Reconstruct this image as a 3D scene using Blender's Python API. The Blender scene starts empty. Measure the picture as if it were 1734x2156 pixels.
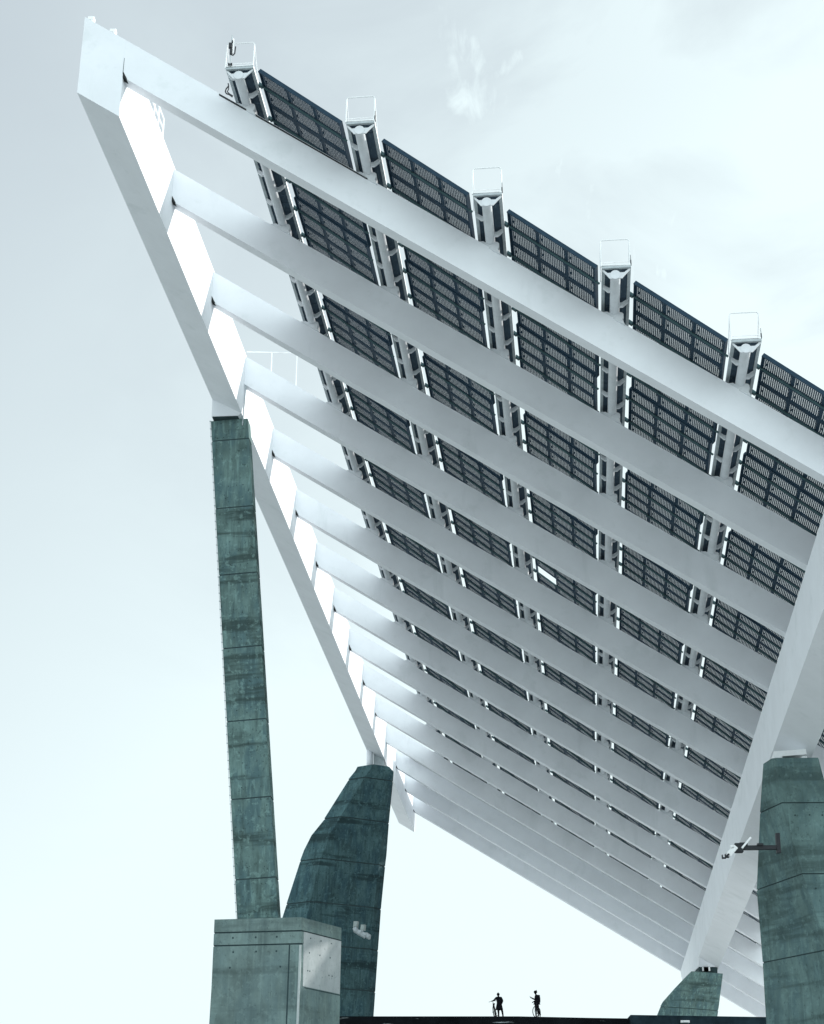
import bpy, bmesh, math, random
from mathutils import Vector as Vec, Matrix
random.seed(4)
R = math.radians
# ------------------------------------------------------------------ camera, sky, sun, exposure
scn = bpy.context.scene
col = scn.collection
PITCH, FPX, CX, CY = 0.425420363, 3469.2, 867.0, 1078.0
cd = bpy.data.cameras.new('camera'); cam = bpy.data.objects.new('camera', cd); col.objects.link(cam)
cam.location = (0, 0, 0); cam.rotation_euler = (math.pi/2 + PITCH, 0, 0)
cd.sensor_fit = 'VERTICAL'; cd.sensor_height = 24; cd.sensor_width = 24
cd.lens = FPX/2156*24; cd.clip_start = 0.1; cd.clip_end = 9000
scn.camera = cam
scn.render.resolution_x = 824; scn.render.resolution_y = 1024

SUN = Vec((0.825, 0.6254, 0.562)).normalized()          # towards the sun: ahead, to the right, high
EL = math.asin(SUN.z); AZ = math.atan2(SUN.x, SUN.y)
w = bpy.data.worlds.new('World'); scn.world = w; w.use_nodes = True
nt = w.node_tree; nt.nodes.clear(); N = nt.nodes.new; L = nt.links.new
out = N('ShaderNodeOutputWorld'); bg = N('ShaderNodeBackground'); bg.inputs['Strength'].default_value = 0.1
sky = N('ShaderNodeTexSky'); sky.sky_type = 'NISHITA'; sky.sun_disc = False
sky.sun_elevation = EL; sky.sun_rotation = AZ; sky.dust_density = 3.0; sky.air_density = 1.0
tc = N('ShaderNodeTexCoord')
mp = N('ShaderNodeMapping'); mp.inputs['Scale'].default_value = (1.0, 1.0, 1.5); mp.inputs['Location'].default_value = (0.35, 0.1, 0.2)
n1 = N('ShaderNodeTexNoise'); n1.inputs['Scale'].default_value = 5.0; n1.inputs['Detail'].default_value = 7; n1.inputs['Roughness'].default_value = 0.55; n1.inputs['Distortion'].default_value = 0.6
L(tc.outputs['Generated'], mp.inputs['Vector']); L(mp.outputs['Vector'], n1.inputs['Vector'])
r1 = N('ShaderNodeValToRGB'); r1.color_ramp.elements[0].position = 0.40; r1.color_ramp.elements[1].position = 0.62
L(n1.outputs['Fac'], r1.inputs['Fac'])
sep = N('ShaderNodeSeparateXYZ'); L(tc.outputs['Generated'], sep.inputs['Vector'])
# thin veil of haze: denser near the horizon and towards the sun
hz = N('ShaderNodeMapRange'); hz.inputs['From Min'].default_value = 0.62; hz.inputs['From Max'].default_value = 0.16; L(sep.outputs['Z'], hz.inputs['Value'])
sx = N('ShaderNodeMapRange'); sx.inputs['From Min'].default_value = -0.25; sx.inputs['From Max'].default_value = 0.35; L(sep.outputs['X'], sx.inputs['Value'])
cl = N('ShaderNodeMath'); cl.operation = 'MULTIPLY'; L(r1.outputs['Color'], cl.inputs[0]); L(sx.outputs['Result'], cl.inputs[1])
a1 = N('ShaderNodeMath'); a1.operation = 'MULTIPLY_ADD'; L(sx.outputs['Result'], a1.inputs[0]); a1.inputs[1].default_value = 0.42; 
L(hz.outputs['Result'], a1.inputs[2])
a2 = N('ShaderNodeMath'); a2.operation = 'MULTIPLY_ADD'; a2.use_clamp = True; L(cl.outputs[0], a2.inputs[0]); a2.inputs[1].default_value = 0.85; L(a1.outputs[0], a2.inputs[2])
hc = N('ShaderNodeMix'); hc.data_type = 'RGBA'
hc.inputs['A'].default_value = (6.2, 7.1, 7.6, 1); hc.inputs['B'].default_value = (9.4, 10.9, 11.1, 1)
# one torn wisp of cloud high above the ribs
def dirof(x, y):
    a = (CY-y)/FPX; c_, s_ = math.cos(PITCH), math.sin(PITCH); v_ = Vec(((x-CX)/FPX, c_-s_*a, s_+c_*a)); return v_.normalized()
fac = a2.outputs[0]
for (x_, y_, rad, amt) in ((945, 55, 0.020, 1.0), (952, 90, 0.022, 1.0), (972, 125, 0.026, 1.0), (1000, 165, 0.034, 1.0), (1022, 215, 0.026, 1.0), (1065, 170, 0.034, 0.8), (1230, 400, 0.06, 0.9), (1330, 470, 0.07, 1.0), (1430, 560, 0.07, 1.0), (1150, 360, 0.05, 0.6)):
    vd = N('ShaderNodeVectorMath'); vd.operation = 'DISTANCE'; nv = N('ShaderNodeMix'); nv.data_type = 'VECTOR'; nv.inputs['Factor'].default_value = 0.045 if rad < 0.03 else 0.12
    L(tc.outputs['Generated'], nv.inputs['A']); 
    if 'nwc' not in globals():
        nwc = N('ShaderNodeTexNoise'); nwc.inputs['Scale'].default_value = 30; nwc.inputs['Detail'].default_value = 8; L(tc.outputs['Generated'], nwc.inputs['Vector'])
        nsub = N('ShaderNodeVectorMath'); nsub.operation = 'SUBTRACT'; nsub.inputs[1].default_value = (0.5, 0.5, 0.5); L(nwc.outputs['Color'], nsub.inputs[0])
    sc_ = N('ShaderNodeVectorMath'); sc_.operation = 'SCALE'; sc_.inputs['Scale'].default_value = rad*3.2; L(nsub.outputs[0], sc_.inputs[0])
    ad = N('ShaderNodeVectorMath'); ad.operation = 'ADD'; L(tc.outputs['Generated'], ad.inputs[0]); L(sc_.outputs[0], ad.inputs[1])
    L(ad.outputs[0], vd.inputs[0]); vd.inputs[1].default_value = tuple(dirof(x_, y_))
    mr_ = N('ShaderNodeMapRange'); mr_.interpolation_type = 'SMOOTHSTEP'; mr_.inputs['From Min'].default_value = rad*1.25; mr_.inputs['From Max'].default_value = 0.0; mr_.inputs['To Max'].default_value = amt; L(vd.outputs['Value'], mr_.inputs['Value'])
    if 'fth' not in globals():
        fm = N('ShaderNodeMapping'); fm.inputs['Rotation'].default_value = (0, R(25), 0); fm.inputs['Scale'].default_value = (2.6, 1, 0.7); L(tc.outputs['Generated'], fm.inputs['Vector'])
        fn = N('ShaderNodeTexNoise'); fn.inputs['Scale'].default_value = 26; fn.inputs['Detail'].default_value = 10; fn.inputs['Roughness'].default_value = 0.62; fn.inputs['Distortion'].default_value = 0.8; L(fm.outputs[0], fn.inputs['Vector'])
        fth = N('ShaderNodeMapRange'); fth.inputs['From Min'].default_value = 0.30; fth.inputs['From Max'].default_value = 0.66; L(fn.outputs['Fac'], fth.inputs['Value'])
    fmul = N('ShaderNodeMath'); fmul.operation = 'MULTIPLY'; L(mr_.outputs[0], fmul.inputs[0]); L(fth.outputs[0], fmul.inputs[1])
    aa = N('ShaderNodeMath'); aa.operation = 'MAXIMUM'; aa.use_clamp = True; L(fac, aa.inputs[0]); L(fmul.outputs[0], aa.inputs[1]); fac = aa.outputs[0]
    nt.nodes.remove(nv)
L(fac, hc.inputs['Factor'])
mx = N('ShaderNodeMix'); mx.data_type = 'RGBA'; mx.inputs['Factor'].default_value = 0.9
L(sky.outputs['Color'], mx.inputs['A']); L(hc.outputs['Result'], mx.inputs['B'])
# added fill: unseen sky behind the viewer is brightened to light the beam faces
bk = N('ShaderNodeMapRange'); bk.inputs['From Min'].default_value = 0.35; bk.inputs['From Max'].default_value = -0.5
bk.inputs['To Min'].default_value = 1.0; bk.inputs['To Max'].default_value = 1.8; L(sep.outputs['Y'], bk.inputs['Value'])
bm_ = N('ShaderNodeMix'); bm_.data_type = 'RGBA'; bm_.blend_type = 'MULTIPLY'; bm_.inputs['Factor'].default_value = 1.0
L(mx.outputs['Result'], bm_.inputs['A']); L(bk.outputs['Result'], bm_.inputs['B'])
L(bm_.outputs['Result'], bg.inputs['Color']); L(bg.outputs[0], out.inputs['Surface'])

ld = bpy.data.lights.new('sun', 'SUN'); ld.energy = 5.0; ld.angle = R(0.55); ld.color = (1.0, 0.97, 0.93)
so = bpy.data.objects.new('sun', ld); col.objects.link(so)
so.rotation_euler = SUN.to_track_quat('Z', 'Y').to_euler()
vs = scn.view_settings; vs.view_transform = 'Standard'; vs.look = 'None'; vs.exposure = 0.0; vs.gamma = 1.0
scn.render.engine = 'CYCLES'
scn.cycles.max_bounces = 8; scn.cycles.diffuse_bounces = 5

# ------------------------------------------------------------------ materials
def mat(name, base, rough=0.6, var=0.0, vscale=1.0, streak=None, dark=None, metal=0.0, bump=0.0, bscale=30, coord='Object', stretch=(1, 1, 1), spec=0.5):
    m = bpy.data.materials.new(name); m.use_nodes = True
    t = m.node_tree; b = t.nodes['Principled BSDF']; b.inputs['Roughness'].default_value = rough
    b.inputs['Metallic'].default_value = metal; b.inputs['Specular IOR Level'].default_value = spec
    b.inputs['Base Color'].default_value = (*base, 1)
    nn = t.nodes.new; ll = t.links.new
    c = nn('ShaderNodeTexCoord'); cur = None
    if var > 0:
        mpp = nn('ShaderNodeMapping'); mpp.inputs['Scale'].default_value = stretch; ll(c.outputs[coord], mpp.inputs['Vector'])
        n = nn('ShaderNodeTexNoise'); n.inputs['Scale'].default_value = vscale; n.inputs['Detail'].default_value = 8; n.inputs['Roughness'].default_value = 0.62
        ll(mpp.outputs[0], n.inputs['Vector'])
        rr = nn('ShaderNodeValToRGB'); e = rr.color_ramp.elements
        e[0].position = 0.3; e[1].position = 0.7
        lo = tuple(x*(1-var) for x in base); hi = tuple(min(1, x*(1+var*0.7)) for x in base)
        e[0].color = (*lo, 1); e[1].color = (*hi, 1)
        ll(n.outputs['Fac'], rr.inputs['Fac']); cur = rr.outputs['Color']
    def layer(cur, scale, stretchv, p0, p1, colr, amount):
        mpp = nn('ShaderNodeMapping'); mpp.inputs['Scale'].default_value = stretchv; mpp.inputs['Location'].default_value = (scale*3.1, 2.7, scale)
        ll(c.outputs[coord], mpp.inputs['Vector'])
        n = nn('ShaderNodeTexNoise'); n.inputs['Scale'].default_value = scale; n.inputs['Detail'].default_value = 6; n.inputs['Roughness'].default_value = 0.6
        ll(mpp.outputs[0], n.inputs['Vector'])
        mr = nn('ShaderNodeMapRange'); mr.inputs['From Min'].default_value = p0; mr.inputs['From Max'].default_value = p1
        mr.inputs['To Max'].default_value = amount; ll(n.outputs['Fac'], mr.inputs['Value'])
        mxx = nn('ShaderNodeMix'); mxx.data_type = 'RGBA'; mxx.inputs['B'].default_value = (*colr, 1)
        ll(mr.outputs[0], mxx.inputs['Factor'])
        if cur is not None: ll(cur, mxx.inputs['A'])
        else: mxx.inputs['A'].default_value = (*base, 1)
        return mxx.outputs['Result']
    for lay in (streak or []): cur = layer(cur, *lay)
    if cur is not None: ll(cur, b.inputs['Base Color'])
    if bump > 0:
        n = nn('ShaderNodeTexNoise'); n.inputs['Scale'].default_value = bscale; n.inputs['Detail'].default_value = 5; ll(c.outputs[coord], n.inputs['Vector'])
        bb = nn('ShaderNodeBump'); bb.inputs['Strength'].default_value = bump; bb.inputs['Distance'].default_value = 0.03
        ll(n.outputs['Fac'], bb.inputs['Height']); ll(bb.outputs[0], b.inputs['Normal'])
    return m

STEEL = mat('white_painted_steel', (0.80, 0.825, 0.86), 0.55, 0.05, 0.5, streak=[(0.45, (1, 1, 1), 0.60, 0.66, (0.66, 0.70, 0.72), 0.35), (1.6, (1, 1, 1), 0.6, 0.75, (0.66, 0.69, 0.71), 0.35), (0.8, (0.7, 0.7, 0.15), 0.6, 0.72, (0.60, 0.64, 0.66), 0.4)], spec=0.3)
RAILM = mat('white_rail_paint', (0.9, 0.92, 0.93), 0.5, 0.05, 3)
TUBEM = mat('pale_tube_paint', (0.68, 0.71, 0.74), 0.6, 0.10, 1.2, streak=[(5, (1, 1, 1), 0.55, 0.75, (0.45, 0.49, 0.50), 0.5)])
LAMPM = mat('dusty_lamp_housing', (0.36, 0.42, 0.41), 0.7, 0.2, 5)
CHANM = mat('galvanised_channel', (0.42, 0.47, 0.49), 0.5, 0.15, 4, metal=0.2)
GRATE = mat('dark_grating', (0.038, 0.068, 0.100), 0.9, 0.25, 2.5, streak=[(3, (6, 0.6, 1), 0.58, 0.64, (0.14, 0.2, 0.22), 0.5)])
FRAME = mat('dark_module_frame', (0.020, 0.046, 0.074), 0.55, 0.2, 3, spec=0.12)
CELL = mat('dark_solar_cell', (0.016, 0.036, 0.058), 0.45, 0.25, 4, spec=0.12)
PURL = mat('green_grey_purlin', (0.055, 0.105, 0.115), 0.55, 0.2, 2, spec=0.12)
DARKM = mat('black_iron', (0.012, 0.016, 0.022), 0.6, 0.2, 6)
SMUDGE = mat('black_smudge', (0.015, 0.018, 0.02), 0.95, 0.3, 9)
CB = (0.140, 0.222, 0.212)
def conc(name, base, amt=1.0):
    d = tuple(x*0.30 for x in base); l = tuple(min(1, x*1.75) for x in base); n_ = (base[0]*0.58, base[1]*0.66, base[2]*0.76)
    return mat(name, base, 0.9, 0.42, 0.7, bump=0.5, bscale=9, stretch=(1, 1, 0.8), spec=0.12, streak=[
        (0.9, (1.3, 1.3, 0.5), 0.46, 0.62, n_, 0.8*amt), (1.5, (2.4, 2.4, 0.10), 0.50, 0.68, d, 0.48*amt), (2.2, (2.2, 2.2, 0.10), 0.54, 0.68, l, 0.42*amt),
        (0.40, (0.25, 0.25, 2.4), 0.55, 0.63, d, 0.80*amt), (3.3, (1, 1, 1.0), 0.56, 0.64, l, 0.40*amt), (7.0, (1, 1, 0.8), 0.60, 0.66, d, 0.75*amt)])
CONC = conc('weathered_concrete', CB)
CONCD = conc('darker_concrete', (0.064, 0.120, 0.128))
CONCR = conc('green_grey_concrete', (0.120, 0.190, 0.186), 0.65)
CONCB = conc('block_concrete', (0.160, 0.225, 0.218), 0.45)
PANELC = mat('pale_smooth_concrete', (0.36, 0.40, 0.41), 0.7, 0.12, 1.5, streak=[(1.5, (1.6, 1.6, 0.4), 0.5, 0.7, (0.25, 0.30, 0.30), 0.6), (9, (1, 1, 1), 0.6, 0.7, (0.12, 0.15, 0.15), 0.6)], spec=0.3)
JOINT = mat('dark_joint', (0.03, 0.055, 0.06), 0.95, 0.3, 4)
GROOVE = mat('pale_groove', (0.42, 0.47, 0.47), 0.8, 0.1, 4)
PLAZA = mat('pale_paving', (0.52, 0.54, 0.54), 0.85, 0.15, 0.3)
WALLM = mat('black_retaining_wall', (0.008, 0.010, 0.012), 0.95, 0.5, 0.6, streak=[(1.1, (0.22, 0.22, 3.2), 0.64, 0.68, (0.40, 0.46, 0.47), 0.9)], coord='Object', spec=0.05)
LEDGEM = mat('dark_ledge', (0.02, 0.035, 0.045), 0.95, 0.5, 1.2, spec=0.05)
EARTH = mat('dry_ground', (0.31, 0.33, 0.33), 0.95, 0.3, 0.08, bump=0.3, bscale=2)
BLK = mat('black_cloth', (0.008, 0.009, 0.012), 0.95, 0.3, 9, spec=0.05)
SKIN = mat('shaded_skin', (0.035, 0.026, 0.022), 0.9, 0.1, 9, spec=0.05)
HAIRM = mat('dark_hair', (0.006, 0.006, 0.006), 0.9, 0.1, 30, spec=0.05)
RUBBER = mat('rubber', (0.008, 0.008, 0.008), 0.95, 0.1, 30, spec=0.05)
BIKEM = mat('dark_bike_paint', (0.012, 0.013, 0.015), 0.7, 0.1, 30, spec=0.1)

# ------------------------------------------------------------------ mesh helpers
class MB:
    def __init__(s): s.v = []; s.f = []; s.m = []; s.cur = 0
    def add(s, vs_, fs):
        o = len(s.v); s.v += [tuple(v) for v in vs_]
        for f in fs: s.f.append([i+o for i in f]); s.m.append(s.cur)
    def hexa(s, p):        # 8 corners: bottom 4 ccw, top 4
        s.add(p, [(3, 2, 1, 0), (4, 5, 6, 7), (0, 1, 5, 4), (1, 2, 6, 5), (2, 3, 7, 6), (3, 0, 4, 7)])
    def box(s, x0, x1, y0, y1, z0, z1):
        s.hexa([(x0, y0, z0), (x1, y0, z0), (x1, y1, z0), (x0, y1, z0), (x0, y0, z1), (x1, y0, z1), (x1, y1, z1), (x0, y1, z1)])
    def obox(s, o, a, b, c):   # oblique box: origin corner and three edge vectors
        o = Vec(o); a = Vec(a); b = Vec(b); c = Vec(c)
        s.hexa([o, o+a, o+a+b, o+b, o+c, o+a+c, o+a+b+c, o+b+c])
    def prism(s, poly, ext):   # poly: list of 3d points, ext: vector
        n = len(poly); e = Vec(ext); p = [Vec(q) for q in poly]
        s.add(p+[q+e for q in p], [tuple(range(n))[::-1], tuple(range(n, 2*n))]+[(i, (i+1) % n, (i+1) % n+n, i+n) for i in range(n)])
    def loft(s, rings):
        n = len(rings[0]); vs_ = [q for r in rings for q in r]; fs = [tuple(range(n))[::-1], tuple(range(n*(len(rings)-1), n*len(rings)))]
        for k in range(len(rings)-1):
            for i in range(n): fs.append((k*n+i, k*n+(i+1) % n, (k+1)*n+(i+1) % n, (k+1)*n+i))
        s.add(vs_, fs)
    def tube(s, pts, r, seg=8, closed=False, radii=None):
        pts = [Vec(p) for p in pts]; rings = []; n = len(pts); up = None
        for i, p in enumerate(pts):
            a = pts[(i-1) % n] if (i > 0 or closed) else p; b = pts[(i+1) % n] if (i < n-1 or closed) else p
            d = (b-a); d = d.normalized() if d.length > 1e-9 else Vec((0, 0, 1))
            if up is None:
                up = Vec((0, 0, 1)) if abs(d.z) < 0.9 else Vec((1, 0, 0))
            x = d.cross(up); x = x.normalized() if x.length > 1e-6 else Vec((1, 0, 0)); y = x.cross(d).normalized(); up = y
            rr = radii[i] if radii else r
            rings.append([p+x*(rr*math.cos(2*math.pi*k/seg))+y*(rr*math.sin(2*math.pi*k/seg)) for k in range(seg)])
        vs_ = [q for g in rings for q in g]; fs = []
        m = n if closed else n-1
        for k in range(m):
            for i in range(seg):
                j = (i+1) % seg; k2 = (k+1) % n
                fs.append((k*seg+i, k*seg+j, k2*seg+j, k2*seg+i))
        if not closed: fs += [tuple(range(seg))[::-1], tuple(range((n-1)*seg, n*seg))]
        s.add(vs_, fs)
    def ball(s, c, rx, ry, rz, seg=12, rn=8):
        vs_ = []; fs = []
        for j in range(1, rn):
            t = math.pi*j/rn
            for i in range(seg):
                a = 2*math.pi*i/seg; vs_.append((c[0]+rx*math.sin(t)*math.cos(a), c[1]+ry*math.sin(t)*math.sin(a), c[2]+rz*math.cos(t)))
        vs_ += [(c[0], c[1], c[2]+rz), (c[0], c[1], c[2]-rz)]; T_ = len(vs_)-2
        for j in range(rn-2):
            for i in range(seg):
                k = (i+1) % seg; fs.append((j*seg+i, (j+1)*seg+i, (j+1)*seg+k, j*seg+k))
        for i in range(seg):
            k = (i+1) % seg; fs.append((T_, i, k)); fs.append((T_+1, (rn-2)*seg+k, (rn-2)*seg+i))
        s.add(vs_, fs)
    def mesh(s, name, mats, smooth=False):
        me = bpy.data.meshes.new(name); me.from_pydata(s.v, [], s.f)
        if not isinstance(mats, (list, tuple)): mats = [mats]
        for m in mats: me.materials.append(m)
        me.polygons.foreach_set('material_index', s.m)
        bm = bmesh.new(); bm.from_mesh(me); bmesh.ops.recalc_face_normals(bm, faces=bm.faces); bm.to_mesh(me); bm.free()
        if smooth: me.polygons.foreach_set('use_smooth', [True]*len(me.polygons))
        me.update(); return me
    def build(s, name, mats, parent=None, smooth=False):
        o = bpy.data.objects.new(name, s.mesh(name, mats, smooth)); col.objects.link(o)
        if parent: o.parent = parent
        return o
def tag(o, label, cat=None, group=None, kind=None):
    if label: o['label'] = label
    if cat: o['category'] = cat
    if group: o['group'] = group
    if kind: o['kind'] = kind
    return o
def thing(name, label, cat, loc=(0, 0, 0), group=None, rz=0):
    o = bpy.data.objects.new(name, None); col.objects.link(o); o.location = loc; o.rotation_euler = (0, 0, rz); o.empty_display_size = 0.5
    return tag(o, label, cat, group)
def place(o, origin, ax, ay, az):
    m = Matrix((( ax[0], ay[0], az[0], origin[0]), (ax[1], ay[1], az[1], origin[1]), (ax[2], ay[2], az[2], origin[2]), (0, 0, 0, 1)))
    o.matrix_local = m
def ray(x, y):
    c, s = math.cos(PITCH), math.sin(PITCH); a = (CY-y)/FPX
    return Vec(((x-CX)/FPX, c-s*a, s+c*a))
def at(x, y, Y):
    d = ray(x, y); return d*(Y/d.y)

# ------------------------------------------------------------------ terrain and plaza
prof = [(-3000, -1.6), (-200, -1.6), (20, -1.6), (50, -1.6), (75, 0.5), (100, 3.0), (200, 3.0), (300, 2.0), (6000, -20)]
xs = [-5000, -800, -300, -100, -50, 0, 50, 100, 300, 800, 5000]
g = MB(); vv = []; ff = []
for (y, z) in prof:
    for x in xs: vv.append((x, y, z + (0.25*math.sin(x*0.05+y*0.03) if y > 20 and y < 300 else 0)))
for j in range(len(prof)-1):
    for i in range(len(xs)-1): a = j*len(xs)+i; ff.append((a, a+1, a+1+len(xs), a+len(xs)))
g.add(vv, ff); tag(g.build('ground', EARTH), 'dry open ground below the raised plaza', kind='structure')
EY = 111.5
edge = [at(560, 2140.3, EY), at(735, 2139.8, EY), at(1090, 2139.8, EY), at(1240, 2143, EY), at(1330, 2144.3, EY), at(1620, 2146, EY), at(2600, 2146, EY)]
PZ = edge[1].z
g = MB(); 
for i in range(len(edge)-1):
    a, b = edge[i], edge[i+1]
    A = Vec((a.x, 260, a.z-0.3)); B = Vec((b.x, 260, b.z-0.3))
    g.add([a, b, B, A], [(0, 1, 2, 3)])
g.cur = 1
top = [Vec(e) for e in edge]; bot = [Vec((e.x, EY+0.0, 1.0)) for e in edge]
for i in range(len(edge)-1): g.add([bot[i], bot[i+1], top[i+1], top[i]], [(0, 1, 2, 3)])
for e, k in ((edge[0], 0), (edge[-1], 1)): g.add([(e.x, EY, 1), (e.x, 260, 1), (e.x, 260, e.z-0.3), tuple(e)], [(0, 1, 2, 3)])
g.add([(edge[0].x, 260, 1), (edge[-1].x, 260, 1), (edge[-1].x, 260, edge[-1].z-0.3), (edge[0].x, 260, edge[0].z-0.3)], [(0, 1, 2, 3)])
tag(g.build('plaza', [PLAZA, WALLM]), 'raised plaza with black retaining wall', kind='structure')
l0 = at(1327, 2136.7, EY-0.6); l1 = at(1625, 2141.5, EY-0.6)
g = MB(); g.prism([(l0.x, EY-0.6, l0.z-1.2), (l1.x+25, EY-0.6, l0.z-1.2), (l1.x+25, EY-0.6, l1.z-0.1), (l1.x, EY-0.6, l1.z), (l0.x, EY-0.6, l0.z)], (0, 3.0, 0))
led = g.build('low_wall', LEDGEM); tag(led, 'low dark ledge wall along the plaza edge in front of the small concrete pier', 'wall')
g = MB(); q = at(1442, 2151, EY-0.75); g.box(q.x-0.28, q.x+0.28, q.y-0.1, q.y+0.12, q.z-0.07, q.z+0.07)
g.box(q.x-0.2, q.x+0.2, q.y-0.16, q.y-0.1, q.z-0.04, q.z+0.04)
tag(g.build('bulkhead_lamp', RAILM), 'tiny white lamp housing on the dark ledge below the small pier', 'lamp')

# ------------------------------------------------------------------ pergola frame of reference
O = Vec((-12.05024838, 55.34787966, 45.03360374))
U = Vec((0.86192083, 0.14206262, -0.48673473))
V = Vec((0.0983090960, 0.995155928, 0.0))
Z = Vec((0, 0, 1)); T = Vec((V.y, -V.x, 0))
S = 8.910423; DEP = 1.80; NB = 15; BT = 0.68; UEND = 47.0
def P(u, v, w_): return O+U*u+V*v+Z*w_
perg = thing('solar_pergola', 'giant tilted white steel pergola with cross beams and rows of dark solar panels', 'pergola', (0, 0, 0))

# edge girders
def girder(name, u0, u1, w0, w1, v0, v1, vb, lab):
    m = MB(); c = [(u0, w0), (u1, w0), (u1, w1), (u0, w1)]
    # far end is cut so that the underside stops a little earlier than the top
    a = [P(u, v0, ww) for u, ww in c]; b = [P(u, (vb if ww == w0 else v1), ww) for u, ww in c]
    m.loft([a, b]); o = m.build(name, STEEL, perg); o['label'] = lab; return o
girder('edge_girder', -2.13, -0.08, -2.03, 1.95, 0, 127.6, 126.4, 'left edge girder with sunlit inner face')
girder('edge_girder', 33.74, 35.80, -3.3, -0.003, -6.0, 14*S+BT, 14*S-5.5, 'right girder hanging beneath the beams')
# cross beams
DRN = []
for i in range(NB):
    v = i*S; m = MB()
    w1 = 1.95 if i == 0 else DEP
    u0 = -0.078 if i else -0.078
    m.loft([[P(u0, v, 0), P(u0, v+BT, 0), P(u0, v+BT, w1), P(u0, v, w1)], [P(UEND, v, 0), P(UEND, v+BT, 0), P(UEND, v+BT, DEP), P(UEND, v, DEP)]])
    b = m.build('cross_beam', STEEL, perg)
    if i == 0: b['label'] = 'front beam nearest the viewer'
    # butt joint stain at the corner (drain hole)
    if i not in (3, 11):
        d = MB(); rr = random.uniform(0.8, 1.1)*(1.0 if i < 10 else 0.6)
        d.loft([[P(-0.075, v-0.012, 0.34*rr), P(0.02, v-0.012, 0.20*rr), P(0.17*rr, v-0.012, 0.02), P(0.10, v-0.012, -0.012), P(-0.075, v-0.012, -0.012)],
                [P(-0.075, v+0.30, 0.34*rr), P(0.02, v+0.30, 0.20*rr), P(0.17*rr, v+0.30, 0.02), P(0.10, v+0.30, -0.012), P(-0.075, v+0.30, -0.012)]])
        d.build('drain_outlet', SMUDGE, b)
# fin closing the corner of the near beam (its seam)
m = MB(); m.loft([[P(-0.095, -0.006, 0.15), P(-0.07, -0.006, 0.15), P(-0.065, -0.006, 1.0), P(-0.085, -0.006, 1.0)], [P(-0.095, 0.01, 0.15), P(-0.07, 0.01, 0.15), P(-0.065, 0.01, 1.0), P(-0.085, 0.01, 1.0)]])
m.build('seam', JOINT, perg)
# downpipes
for i, pv in ((3, 0), (11, 0)):
    m = MB(); a = P(0.02, i*S+0.05, 0.0); 
    m.tube([a+Vec((0, 0, DEP-0.1)), a+Vec((0, 0, 0)), a+Vec((-0.05, 0, -1.4)), a+Vec((-0.09, 0, -2.55-(0.45 if i == 11 else 0)))], 0.035, 6)
    m.build('downpipe', CHANM, perg)

m = MB()
for i in (12, 13, 14):
    y0_ = -1.55 if i == 12 else 0.02
    m.obox(P(1.5, i*S+y0_, DEP+0.04), U*45, V*((S-0.01 if i < 14 else 3.0)-y0_), Z*0.2)  # early start and last overhang added to keep sun off the end beams
m.build('end_soffit', STEEL, perg)
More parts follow.
